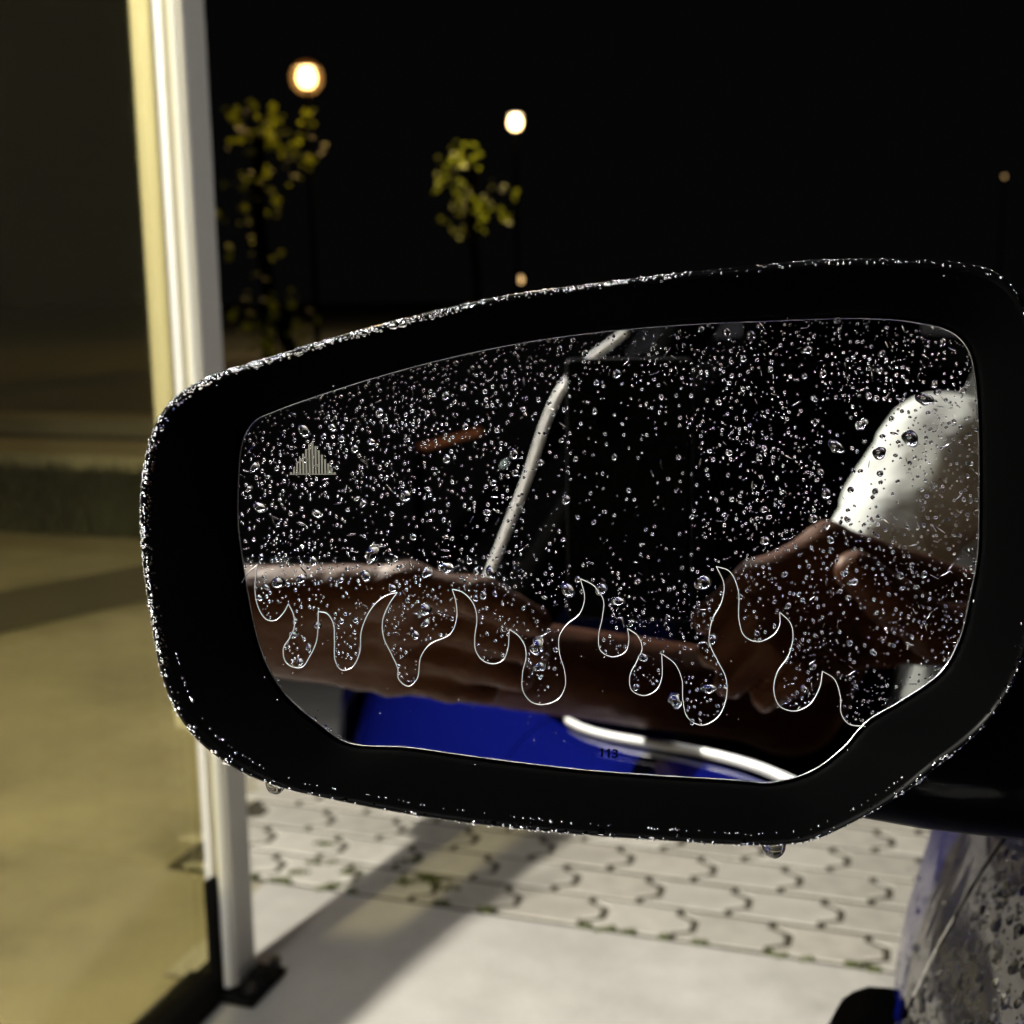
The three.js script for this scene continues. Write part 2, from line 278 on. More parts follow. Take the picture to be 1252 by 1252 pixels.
for (const [name, label, p, aim, cd, cone, rr, col] of FLOODS) {
  const t = thing(name, label, 'flood lamp', 'flood lamps around the wash bay'), P = V3(...p), A = V3(...aim), dir = A.clone().sub(P).normalize();
  const back = P.clone().addScaledVector(dir, -0.16);
  t.position.set(back.x, 0, back.z - 0); const o = V3(back.x, 0, back.z);
  mesh('mast', new THREE.CylinderGeometry(0.04, 0.055, back.y - 0.12, 12).translate(0, (back.y - 0.12) / 2, 0), darkMetal, t);
  const turn = new THREE.Quaternion().setFromUnitVectors(V3(0, 0, 1), dir), place = (g) => { g.applyQuaternion(turn); g.translate(P.x - o.x, P.y, P.z - o.z); return g; };
  mesh('housing', place(new THREE.CylinderGeometry(rr * 1.12, rr * 0.7, 0.14, 24).rotateX(Math.PI / 2).translate(0, 0, -0.085)), darkMetal, t);
  const lens = new THREE.CircleGeometry(rr, 32).translate(0, 0, -0.012); mesh('lens', place(lens), std({ color: 0, emissive: lin(...col), emissiveIntensity: 6 }), t);
  const l = new THREE.SpotLight(lin(...col), cd, 0, rad(cone), 0.55, 2); l.position.copy(P).sub(o); l.target.position.copy(A).sub(o); l.castShadow = true; l.shadow.radius = rr / 0.02; l.shadow.mapSize.set(2048, 2048);
  t.add(l); t.add(l.target);
}

for (const [x, y, z, len, turn, label] of TUBES) {
  const t = thing('sparkle_tube', label, 'tube lamp', 'added tube lights for the drop sparkles'), p = car(x, y, z); t.position.copy(p); t.rotation.y = TURN + rad(turn);
  mesh('fitting', box(0.16, 0.06, len + 0.06, 0, 0.045, 0, 0.01), alu, t);
  for (const s of [-1, 1]) mesh('hanger', new THREE.CylinderGeometry(0.006, 0.006, 0.8, 8).translate(0, 0.47, s * len * 0.4), darkMetal, t);
  mesh('tube', box(0.14, 0.03, len, 0, -0.001, 0, 0.012), std({ color: 0, emissive: lin(1, 0.98, 0.95), emissiveIntensity: TUBE_GLOW }), t);
}

// ---------- the car ----------
const carG = thing('parked_car', 'wet glossy blue car with a black wing mirror, beside the camera', 'car'); carG.rotation.y = TURN; carG.updateMatrixWorld(true);
const interp = (tab, z) => { let i = 0; while (i < tab.length - 2 && z > tab[i + 1][0]) i++; const [a, b] = [tab[i], tab[i + 1]], k = Math.min(1, Math.max(0, (z - a[0]) / (b[0] - a[0]))), s = k * k * (3 - 2 * k); return a.slice(1).map((v, n) => v + (b[n + 1] - v) * s); };
// [z, outermost x, height of the shoulder]
const PLAN = [[-2.1, 0.34, 0.62], [-1.75, 0.12, 0.66], [-1.3, 0.03, 0.68], [-0.9, 0.006, 0.685], [-0.65, 0.004, 0.70], [-0.35, 0.002, 0.72], [0, -0.01, 0.70], [0.5, -0.045, 0.67], [1.2, -0.13, 0.705], [1.9, -0.13, 0.73], [2.5, 0.10, 0.74]];
const SECT = [[-0.60, 0.05], [-0.48, 0.02], [-0.34, 0.004], [-0.22, -0.004], [-0.12, 0], [-0.09, 0.006], [-0.05, 0.020], [0, 0.041], [0.04, 0.062], [0.065, 0.082], [0.080, 0.100], [0.086, 0.115]];
function sidePoint(z, k) { const [x, y] = interp(PLAN, z), i = Math.min(SECT.length - 2, Math.floor(k)), f = k - i, a = SECT[i], b = SECT[i + 1]; return V3(x + a[1] + (b[1] - a[1]) * f, y + a[0] + (b[0] - a[0]) * f, z); }
const SK = SECT.length - 1, lerp = THREE.MathUtils.lerp, CX = 0.93;   // CX: the car's middle
const WHEELS = [[-1.08, 0.325], [1.42, 0.325]];
function sillAt(z) { let y = 0.2; for (const [wz, r] of WHEELS) { const d = Math.abs(z - wz), R = r + 0.06; if (d < R) y = Math.max(y, r + Math.sqrt(R * R - d * d)); } return y; }
function sidePanel(z0, z1, mirror) {
  return grid(Math.max(8, Math.round((z1 - z0) * 40)), 40, (u, v) => {
    const z = lerp(z0, z1, u), [x, y] = interp(PLAN, z), lo = Math.max(0, (() => { for (let k = 0; k < SK; k += 0.05) if (sidePoint(z, k).y >= sillAt(z)) return k; return 0; })());
    const p = sidePoint(z, lerp(lo, SK, v)); if (mirror) p.x = 2 * CX - p.x; return p;
  });
}
for (const far of [false, true]) { mesh('front_fender', sidePanel(-2.1, -0.6545, far), paint, carG); mesh('door', sidePanel(-0.6465, 0.55, far), paint, carG); mesh('rear_fender', sidePanel(0.5545, 2.5, far), paint, carG); }
for (const z of [-0.6505, 0.5523]) mesh('seam_strip', grid(1, 40, (u, v) => sidePoint(z + (u - 0.5) * 0.02, lerp(2, SK, v)).add(V3(0.002, -0.001, 0))), black, carG);
const topL = (z) => sidePoint(z, SK);
const deck = (z0, z1, dy) => grid(24, 24, (u, v) => { const z = lerp(z0, z1, u), a = topL(z), w = v; return V3(lerp(a.x, 2 * CX - a.x, w), a.y + dy * Math.sin(Math.PI * w) ** 0.6, z); });
mesh('bonnet', deck(-2.1, -0.62, 0.06), paint, carG);
mesh('boot_lid', deck(2.0, 2.5, 0.05), paint, carG);
mesh('front_bumper', grid(24, 10, (u, v) => { const a = topL(-2.1), x = lerp(a.x, 2 * CX - a.x, u); return V3(x, lerp(a.y, 0.2, v), -2.1 - 0.16 * Math.sin(Math.PI * u) - 0.06 * Math.sin(Math.PI * v)); }), paint, carG);
mesh('rear_bumper', grid(24, 10, (u, v) => { const a = topL(2.5), x = lerp(a.x, 2 * CX - a.x, u); return V3(x, lerp(a.y, 0.2, v), 2.5 + 0.1 * Math.sin(Math.PI * u) + 0.06 * Math.sin(Math.PI * v)); }), paint, carG);
const RX = 0.36, roofL = (z) => V3(RX + 0.04 * Math.abs(z - 0.7), 1.30 + 0.06 * Math.sin(Math.PI * (z + 0.1) / 1.7), z);
mesh('roof', grid(20, 20, (u, v) => { const a = roofL(lerp(0.05, 1.6, u)); return V3(lerp(a.x, 2 * CX - a.x, v), a.y + 0.07 * Math.sin(Math.PI * v) ** 0.7, a.z); }), paint, carG);
mesh('floor_pan', box(1.66, 0.05, 4.2, CX, 0.22, 0.2), rubber, carG);
mesh('dashboard', box(1.5, 0.28, 0.4, CX, 0.68, -0.42, 0.05), rubber, carG);
const glassy = phy({ color: lin(0.75, 0.8, 0.78), roughness: 0, transmission: 1, thickness: 0 });
const quad = (a, b, c, d) => grid(6, 6, (u, v) => a.clone().lerp(b, u).lerp(d.clone().lerp(c, u), v));
{
  const a = topL(-0.6), b = roofL(0.05), c = topL(2.0), d = roofL(1.6), m = (p) => V3(2 * CX - p.x, p.y, p.z), dn = (p) => p.clone().add(V3(0.03, -0.004, 0));
  mesh('windscreen', quad(dn(a), m(dn(a)), m(dn(b)), dn(b)), glassy, carG); mesh('rear_window', quad(dn(c), m(dn(c)), m(dn(d)), dn(d)), glassy, carG);
  for (const f of [(p) => p, m]) { mesh('front_pillar', rod(f(a), f(b), 0.03, 0.025), black, carG); mesh('rear_pillar', rod(f(c), f(d), 0.035, 0.03), black, carG); }
  const p0 = carG.worldToLocal(seenAt(592, 716, 1.55)), p1 = carG.worldToLocal(seenAt(640, 596, 1.55)), p2 = carG.worldToLocal(seenAt(690, 470, 1.55)), p3 = carG.worldToLocal(seenAt(765, 405, 1.55));
  for (const f of [(p) => p, m]) mesh('centre_pillar', rod(f(p0.clone().add(V3(0.05, -0.05, 0.03))), f(roofL(0.8).add(V3(0.02, 0, 0.03))), 0.04, 0.03), black, carG);
  mesh('pillar_trim', tube([p0, p1, p2, p3], 0.0045, 30, 8), std({ color: lin(0.8, 0.8, 0.78), roughness: 0.35 }), carG);
  const belt = []; for (let z = -0.05; z <= 0.5; z += 0.05) belt.push(topL(z).add(V3(0.004, 0.006, 0)));
  mesh('window_trim', tube(belt, 0.0036, 80, 8), satin, carG);
}
{ const seat = (x) => [box(0.5, 0.16, 0.5, x, 0.5, 0.62, 0.06), box(0.48, 0.66, 0.14, x, 0.86, 0.93, 0.06).applyMatrix4(new THREE.Matrix4()), box(0.26, 0.16, 0.09, x, 1.24, 0.97, 0.04)]; mesh('seat', seat(0.55), black, carG); mesh('seat', seat(1.3), black, carG); }
{ const g = box(0.075, 0.42, 0.09, 0, 0, 0, 0.034); g.rotateZ(-0.16); g.translate(-0.026, 0.368, -0.715); mesh('mud_guard', g, black, carG); }
const wheelGroup = (x, z, steer, flip) => {
  const w = new THREE.Group(); w.name = 'wheel'; w.position.set(x, 0.325, z); w.rotation.y = steer; carG.add(w);
  const pr = [[0.21, -0.1], [0.29, -0.105], [0.315, -0.09], [0.325, -0.06], [0.325, 0.06], [0.315, 0.09], [0.29, 0.105], [0.21, 0.1]].map(([a, b]) => new THREE.Vector2(a, b));
  const parts = [new THREE.LatheGeometry(pr, 64)]; for (let i = 0; i < 60; i++) for (const s of [-1, 1]) parts.push(new THREE.BoxGeometry(0.012, 0.05, 0.02).applyMatrix4(new THREE.Matrix4().makeRotationX(s * 0.4)).translate(0.323, s * 0.055, 0).applyMatrix4(new THREE.Matrix4().makeRotationY(i / 60 * 6.2832)));
  const ty = mesh('tyre', parts, tyreMat, w); ty.rotation.z = Math.PI / 2;
  const rim = [new THREE.LatheGeometry([[0.05, -0.05], [0.06, -0.06], [0.2, -0.06], [0.215, -0.095], [0.215, 0.095]].map(([a, b]) => new THREE.Vector2(a, b)), 48)];
  for (let i = 0; i < 5; i++) rim.push(box(0.17, 0.03, 0.05, 0.12, -0.075, 0, 0.01).applyMatrix4(new THREE.Matrix4().makeRotationY(i * 1.2566)));
  const rm = mesh('rim', rim, std({ color: lin(0.3, 0.3, 0.31), metalness: 1, roughness: 0.3 }), w); rm.rotation.z = flip ? Math.PI / 2 : -Math.PI / 2;
};
wheelGroup(0.175, -1.08, 0, true); wheelGroup(2 * CX - 0.175, -1.08, 0, false); wheelGroup(0.04, 1.42, 0, true); wheelGroup(2 * CX - 0.04, 1.42, 0, false);

// ---------- wing mirror ----------
const mir = new THREE.Group(); mir.name = 'side_mirror'; carG.add(mir);
{ const m = new THREE.Matrix4().makeBasis(MU, MV, MN).setPosition(MO); m.premultiply(carG.matrixWorld.clone().invert()); m.decompose(mir.position, mir.quaternion, mir.scale); mir.updateMatrixWorld(true); }
tag(mir, 'black wing mirror speckled with rain, flame outline along its glass');
const OUT = [[176, 580], [173, 640], [178, 700], [187, 760], [198, 820], [215, 865], [240, 900], [270, 925], [300, 943], [340, 958], [400, 973], [500, 993], [600, 1007], [700, 1017], [800, 1024], [880, 1029], [950, 1030], [1000, 1021], [1040, 1002], [1100, 968], [1150, 930], [1205, 880], [1240, 820], [1258, 750], [1264, 680], [1266, 600], [1266, 500], [1262, 430], [1252, 385], [1236, 350], [1210, 330], [1170, 321], [1100, 316], [1000, 318], [900, 327], [800, 337], [700, 350], [650, 356], [600, 365], [500, 388], [400, 415], [320, 440], [270, 455], [230, 475], [205, 497], [187, 530]];
const GLS = [[291, 600], [293, 560], [298, 535], [312, 514], [335, 503], [370, 490], [450, 464], [550, 437], [650, 417], [740, 405], [850, 396], [950, 392], [1050, 389], [1120, 394], [1165, 407], [1185, 430], [1193, 470], [1196, 520], [1197, 600], [1195, 680], [1186, 730], [1173, 782], [1150, 822], [1100, 858], [1060, 882], [1030, 915], [990, 944], [940, 957], [900, 954], [800, 948], [700, 940], [600, 928], [550, 921], [500, 914], [425, 908], [390, 885], [352, 852], [330, 820], [315, 782], [303, 725], [296, 680], [291, 640]];
function outline(px, w, n) { const c = new THREE.CatmullRomCurve3(px.map(([x, y]) => { const p = onMirror(x, y, w); return V3(p.x, p.y, 0); }), true, 'centripetal'); return c.getSpacedPoints(n).slice(0, n); }
const NR = 220, oRing = outline(OUT, 0.012, NR), gDense = outline(GLS, 0, 1200);
const CEN = (() => { const p = onMirror(735, 680); return V3(p.x, p.y, 0); })();
function inDirection(ring, d) { // where a ray from the centre meets the ring
  let best = null; for (let i = 0; i < ring.length; i++) { const a = ring[i].clone().sub(CEN), b = ring[(i + 1) % ring.length].clone().sub(CEN), ca = d.x * a.y - d.y * a.x, cb = d.x * b.y - d.y * b.x; if (ca * cb <= 0 && a.dot(d) > 0) { const k = ca / (ca - cb || 1e-9); best = a.lerp(b, k).add(CEN); break; } } return best;
}
const gRing = oRing.map((p) => inDirection(gDense, p.clone().sub(CEN)));
function ringAt(k, w, out = 0) { return oRing.map((o, i) => { const g = gRing[i], p = k <= 1 ? g.clone().lerp(o, k) : CEN.clone().lerp(o, 2 - k); if (out) p.addScaledVector(p.clone().sub(CEN).normalize(), out); p.z = w; return p; }); }
function loft(rings) {
  const pos = [], idx = [], n = rings[0].length; rings.forEach((r) => r.forEach((p) => pos.push(p.x, p.y, p.z)));
  for (let a = 0; a < rings.length - 1; a++) for (let i = 0; i < n; i++) { const j = (i + 1) % n, A = a * n; idx.push(A + i, A + j, A + n + i, A + j, A + n + j, A + n + i); }
  const g = new THREE.BufferGeometry(); g.setAttribute('position', new THREE.Float32BufferAttribute(pos, 3)); g.setIndex(idx); g.computeVertexNormals(); return g;
}
const RIM = [[0.80, 0.0175], [0.86, 0.0185], [0.89, 0.0182], [0.93, 0.0172], [0.965, 0.0155], [0.99, 0.0135], [1, 0.0112], [1.004, 0.008], [1.007, 0.003], [1.02, -0.012], [1.06, -0.03], [1.14, -0.052], [1.3, -0.072], [1.55, -0.086], [1.8, -0.092], [1.97, -0.094]];
mesh('bezel', loft([ringAt(0, -0.004, 0.0012), ringAt(0, 0.0008, 0.0012), ringAt(0.04, 0.002), ringAt(0.1, 0.0045), ringAt(0.35, 0.010), ringAt(0.6, 0.0145), ringAt(0.8, 0.0175)]), black, mir);
mesh('housing', loft(RIM.map(([k, w]) => ringAt(k, w))), shellBlack, mir);
const shapeOf = (pts) => { const s = new THREE.Shape(); pts.forEach((p, i) => s[i ? 'lineTo' : 'moveTo'](p.x, p.y)); s.closePath(); return s; };
const gIn = outline(GLS, 0, 300);
mesh('mirror_glass', new THREE.ExtrudeGeometry(shapeOf(gIn), { depth: 0.002, bevelEnabled: false }).translate(0, 0, -0.002), silver, mir);
mesh('glass_edge', tube(gIn.map((p) => V3(p.x, p.y, 0.0001)), 0.00026, 500, 6, true), chrome, mir);
{ // foot that carries the housing on the door
  const a = (px, py, w) => { const p = onMirror(px, py, w); return V3(p.x, p.y, w); };
  const sec = [[1030, 700, 985, -0.03], [1120, 690, 1001, -0.035], [1250, 690, 1016, -0.04], [1400, 720, 1040, -0.03], [1560, 760, 1080, -0.01]];
  mesh('mirror_foot', grid(sec.length - 1, 24, (u, v) => { const [x, t, b, w] = sec[Math.round(u * (sec.length - 1))], top = a(x, t, w), bot = a(x, b, w), m = top.clone().lerp(bot, 0.5), h = top.distanceTo(bot) / 2, an = v * Math.PI * 2, sq = (q) => Math.sign(q) * Math.abs(q) ** 0.6; return V3(m.x, m.y + h * sq(Math.sin(an)), w + 0.028 * sq(Math.cos(an))); }), shellBlack, mir);
}
// flame outline
const z2 = (L, ox, oy, s) => L.map(([x, y]) => [ox + x / s, oy + y / s]);
const FL = [
  ...z2([[46, 440], [40, 340], [60, 250], [95, 195], [135, 158], null, [130, 200], [125, 270], [140, 360], [180, 420], [222, 424], [260, 390], [285, 345], null, [310, 400], [312, 460], [290, 510], [262, 555], [270, 620], [300, 645], [350, 648], [385, 600], [420, 520], [428, 382], null, [470, 392], [500, 440], [505, 520], [510, 620], [540, 662], [590, 648], [625, 580], [635, 470], [680, 370], [740, 312], [805, 290], null, [765, 350], [735, 430], [742, 510], [780, 590], [808, 655], [812, 705], [858, 740], [900, 704], [918, 600], [960, 540], [1060, 488], [1090, 410], [1085, 330], [1068, 275], null].filter(() => true).map((p) => p || [NaN, NaN]), 280, 650, 3.9125),
  ...z2([[60, 250], [110, 300], [130, 370], [120, 470], [125, 530], [160, 578], [210, 593], [255, 575], [278, 520], [285, 428], [NaN, NaN], [330, 460], [360, 510], [365, 560], [348, 640], [350, 720], [390, 775], [450, 788], [520, 760], [552, 700], [550, 630], [525, 540], [525, 460], [560, 405], [620, 355], [645, 280], [625, 186], [NaN, NaN], [690, 220], [735, 290], [730, 370], [712, 460], [722, 530], [780, 560], [840, 535], [857, 480], [850, 424], [NaN, NaN], [900, 460], [920, 520], [895, 580], [862, 650], [870, 718], [925, 745], [980, 725], [1012, 670], [1015, 545], [NaN, NaN]], 550, 660, 3.9125),
  ...z2([[70, 420], [94, 475], [97, 540], [112, 600], [160, 628], [215, 600], [243, 540], [243, 470], [215, 410], [188, 350], [195, 275], [228, 210], [236, 150], [210, 90], [NaN, NaN], [255, 107], [284, 170], [287, 270], [305, 325], [350, 345], [400, 325], [424, 290], [425, 245], [NaN, NaN], [460, 280], [470, 325], [455, 390], [416, 450], [405, 510], [425, 563], [475, 580], [525, 558], [560, 500], [570, 445], [NaN, NaN], [610, 472], [630, 530], [634, 590], [660, 624], [715, 632]], 800, 660, 2.77),
];
const flameSegs = []; { let cur = []; for (const p of FL) { if (Number.isNaN(p[0])) { flameSegs.push(cur); cur = [cur[cur.length - 1]]; } else cur.push(p); } flameSegs.push(cur); }
const flamePts = [], flameTubes = [];
for (const s of flameSegs) { if (s.length < 2) continue; const c = new THREE.CatmullRomCurve3(s.map(([x, y]) => { const p = onMirror(x, y); return V3(p.x, p.y, 0.0002); }), false, 'centripetal'); flamePts.push(...c.getPoints(s.length * 6)); flameTubes.push(new THREE.TubeGeometry(c, s.length * 8, 0.00016, 6)); }
mesh('flame_outline', flameTubes, vinyl, mir);
// region below the flame line, where the film keeps the glass clear of drops
const FILM = (() => { const a = flamePts[flamePts.length - 1], inside = []; const bot = [[1040, 912], [990, 944], [940, 957], [800, 948], [600, 928], [425, 908], [352, 852], [315, 782], [298, 700]].map(([x, y]) => { const p = onMirror(x, y); return V3(p.x, p.y, 0); }); return [...flamePts, ...bot]; })();
function within(poly, x, y) { let c = false; for (let i = 0, j = poly.length - 1; i < poly.length; j = i++) { const a = poly[i], b = poly[j]; if ((a.y > y) !== (b.y > y) && x < (b.x - a.x) * (y - a.y) / (b.y - a.y) + a.x) c = !c; } return c; }
{ // blind-spot warning mark: fine etched lines
  const g = [], P = (x, y) => onMirror(x, y), A = P(354, 580), B = P(411, 580), C = P(381, 539), n = 15;
  for (let i = 0; i < n; i++) { const u = (i + 0.5) / n, x = lerp(A.x, B.x, u), h = (x < C.x ? (x - A.x) / (C.x - A.x) : (B.x - x) / (B.x - C.x)) * (C.y - A.y), w = (B.x - A.x) / n * 0.62; if (h > 0.0002) g.push(new THREE.BoxGeometry(w, h, 0.00006).translate(x, A.y + h / 2, 0.00003)); }
  g.push(new THREE.BoxGeometry(B.x - A.x, 0.0002, 0.00008).translate((A.x + B.x) / 2, A.y, 0.00004));
  mesh('warning_triangle', g, std({ color: lin(0.045, 0.045, 0.035), roughness: 0.5 }), mir);
  const font = await new FontLoader().loadAsync('fonts/droid/droid_sans_bold.typeface.json');
  const t = new THREE.ShapeGeometry(font.generateShapes('113', 0.0026)); const p = onMirror(731, 925); t.rotateZ(-0.06); t.translate(p.x, p.y, 0.00006);
  mesh('etched_number', t, black, mir);
}

// ---------- water ----------
const toWorld = new THREE.Matrix4().makeBasis(MU, MV, MN).setPosition(MO);
function dome(h, seg, rings, wob, seed) { // a bead of water, radius 1, standing on z = 0
  const r = rng(seed), ph = [r() * 6, r() * 6, r() * 6], pos = [], idx = [];
  const R = (1 + h * h) / (2 * h), c = h - R, amax = Math.acos(-c / R);
  for (let i = 0; i <= rings; i++) { const a = amax * i / rings, rr = R * Math.sin(a), z = c + R * Math.cos(a); for (let j = 0; j < seg; j++) { const t = j / seg * 6.28319, k = 1 + wob * (Math.sin(2 * t + ph[0]) + 0.6 * Math.sin(3 * t + ph[1]) + 0.35 * Math.sin(5 * t + ph[2])) * (i / rings); pos.push(Math.cos(t) * rr * k, Math.sin(t) * rr * k, z); } }
  const base = pos.length / 3; for (let j = 0; j < seg; j++) { const b = (rings * seg + j) * 3; pos.push(pos[b], pos[b + 1], -0.08); } pos.push(0, 0, -0.08); const cen = pos.length / 3 - 1;
  for (let i = 0; i <= rings; i++) for (let j = 0; j < seg; j++) { const k = (j + 1) % seg, a = i * seg; idx.push(a + j, a + seg + j, a + k, a + k, a + seg + j, a + seg + k); }
  for (let j = 0; j < seg; j++) idx.push(base + j, cen, base + (j + 1) % seg);
  const g = new THREE.BufferGeometry(); g.setAttribute('position', new THREE.Float32BufferAttribute(pos, 3)); g.setIndex(idx); g.computeVertexNormals(); return g;
}
const domes = [dome(0.8, 24, 10, 0, 1), dome(0.72, 24, 10, 0.06, 2), dome(0.75, 24, 10, 0.10, 3), dome(0.6, 24, 10, 0.16, 4), dome(0.6, 28, 10, 0.22, 6)];
const tiny = dome(0.75, 12, 5, 0, 9);
{
  const r = rng(2024), gWide = gIn, drops = [];
  const add = (x, y, rad_, v, label) => drops.push({ label, x, y, r: rad_, v, a: r() * 6.28, s: r() < 0.07 && rad_ < 0.0009 ? 1.6 + 1.6 * r() : 0.8 + 0.4 * r() });
  const free = (x, y, d) => { for (const q of drops) { if (Math.hypot(q.x - x, q.y - y) < (q.r + d) * 1.04) return false; } return true; };
  // single beads that the picture shows large
  const beads = [[1053, 519, 7], [1022, 546, 9], [1075, 554, 8], [1113, 536, 10], [1076, 579, 4], [1003, 577, 4.5], [1040, 599, 4], [1070, 601, 4], [1130, 488, 9], [994, 634, 6], [935, 661, 6], [860, 712, 10], [1043, 575, 3], [1052, 576, 3], [455, 677, 11], [383, 686, 6], [484, 683, 4], [372, 527, 8], [496, 606, 8], [464, 504, 6], [388, 628, 6], [318, 620, 8], [825, 856, 9], [447, 704, 7], [545, 694, 9], [657, 790, 10], [694, 721, 9], [600, 700, 7], [660, 815, 7], [870, 782, 7], [866, 842, 8], [630, 578, 5], [340, 712, 8], [520, 745, 8], [522, 700, 7], [735, 720, 8], [755, 735, 7], [1046, 506, 2.5], [1042, 548, 2.5], [1048, 552, 2.5], [1090, 512, 3.5], [1093, 530, 3]];
  const NAMED = {
    '1053,519': 'round dark water bead high on the reflected white sleeve', '1022,546': 'dark water bead on the left edge of the reflected white sleeve', '1075,554': 'oblong dark water bead in the middle of the reflected white sleeve',
    '1113,536': 'large dark water bead on the shaded right border of the reflected white sleeve', '1130,488': 'water bead on the top edge of the reflected white sleeve', '994,634': 'water bead where the white sleeve meets the hand in the mirror',
    '860,712': 'dark irregular water bead on the lit fingertip of the right hand', '935,661': 'water bead on the lit upper edge of the right hand in the mirror', '455,677': 'largest dark water bead on the bright upper edge of the left hand in the mirror',
    '383,686': 'wedge-like dark water bead on the left hand, nearest the left glass edge', '545,694': 'water bead at the knuckles of the left hand, left of the pillar foot', '372,527': 'large bright water bead just above the warning triangle',
    '825,856': 'round water bead alone beside the flame outline, below the line', '600,700': 'water bead at the foot of the bright slanting pillar in the mirror', '657,790': 'irregular blue-tinted water bead inside the flame trough below the left fingers', '318,620': 'water bead close to the left glass edge, below the warning triangle',
  };
  for (const [x, y, q] of beads) { const p = onMirror(x, y); add(p.x, p.y, q / FOC * 0.36, q > 6 ? 1 + (r() * 4 | 0) : (r() * 2 | 0), NAMED[x + ',' + y]); }
  const cut = onMirror(770, 590), tries = 14000;
  for (let i = 0; i < tries; i++) {
    const px = 292 + r() * 905, py = 390 + r() * 520, p = onMirror(px, py);
    if (!within(gWide, p.x, p.y)) continue;
    const film = within(FILM, p.x, p.y); if (film && r() > 0.05) continue;
    // fewer beads round the middle and over the shirt; many along the top and the left
    let dens = 0.42 + 0.22 * Math.max(0, 1 - (py - 395 - (1 - (px - 292) / 905) * 90) / 160) + 0.25 * Math.max(0, 1 - (px - 292) / 330) + 0.15 * Math.max(0, (px - 980) / 210);
    if (px > 640 && px < 850 && py > 470 && py < 700) dens *= 0.3;
    if (px > 400 && px < 620 && py > 610 && py < 670) dens *= 0.5;
    dens *= 0.75 + 0.9 * noise.noise(px / 60, py / 60, 3);
    if (px > 1005 && px < 1115 && py > 490 && py < 630) dens *= 0.25;
    if (r() > dens * 1.9) continue;
    const u = r(), q = (film ? 0.9 : 1.0 + 1.9 * u * u + (r() < 0.14 ? 1.8 * r() : 0) + (r() < 0.035 ? 2.6 + 1.2 * r() : 0)) / FOC * 0.36;
    if (free(p.x, p.y, q)) add(p.x, p.y, q, r() < 0.45 ? 0 : 1 + (r() * 4 | 0));
  }
  for (const q of drops) { q.m = toWorld.clone().multiply(new THREE.Matrix4().compose(V3(q.x, q.y, 0), new THREE.Quaternion().setFromAxisAngle(V3(0, 0, 1), q.a), V3(q.r * q.s, q.r / Math.max(0.85, q.s), q.r))); }
  drops.sort((a, b) => b.r - a.r);
  drops.sort((a, b) => (b.label ? 1 : 0) - (a.label ? 1 : 0));
  const protos = domes.map((g) => new THREE.Mesh(g, water));
  drops.slice(0, 280).forEach((q) => { const m = protos[q.v].clone(); m.name = numbered('water_drop'); q.m.decompose(m.position, m.quaternion, m.scale); m.castShadow = m.receiveShadow = true; scene.add(m); tag(m, q.label ?? 'one of the many clear water beads of middling size scattered over the mirror glass', 'water drop', q.label ? 'large water beads on the mirror glass' : 'middling water beads on the mirror glass'); });
  const rest = drops.slice(280);
  tag(instances('fine_droplets', domes[0], water, rest.map((q) => q.m)), 'fine spray of tiny water beads all over the mirror glass', 'droplets');
  console.log('drops on glass', drops.length);
}
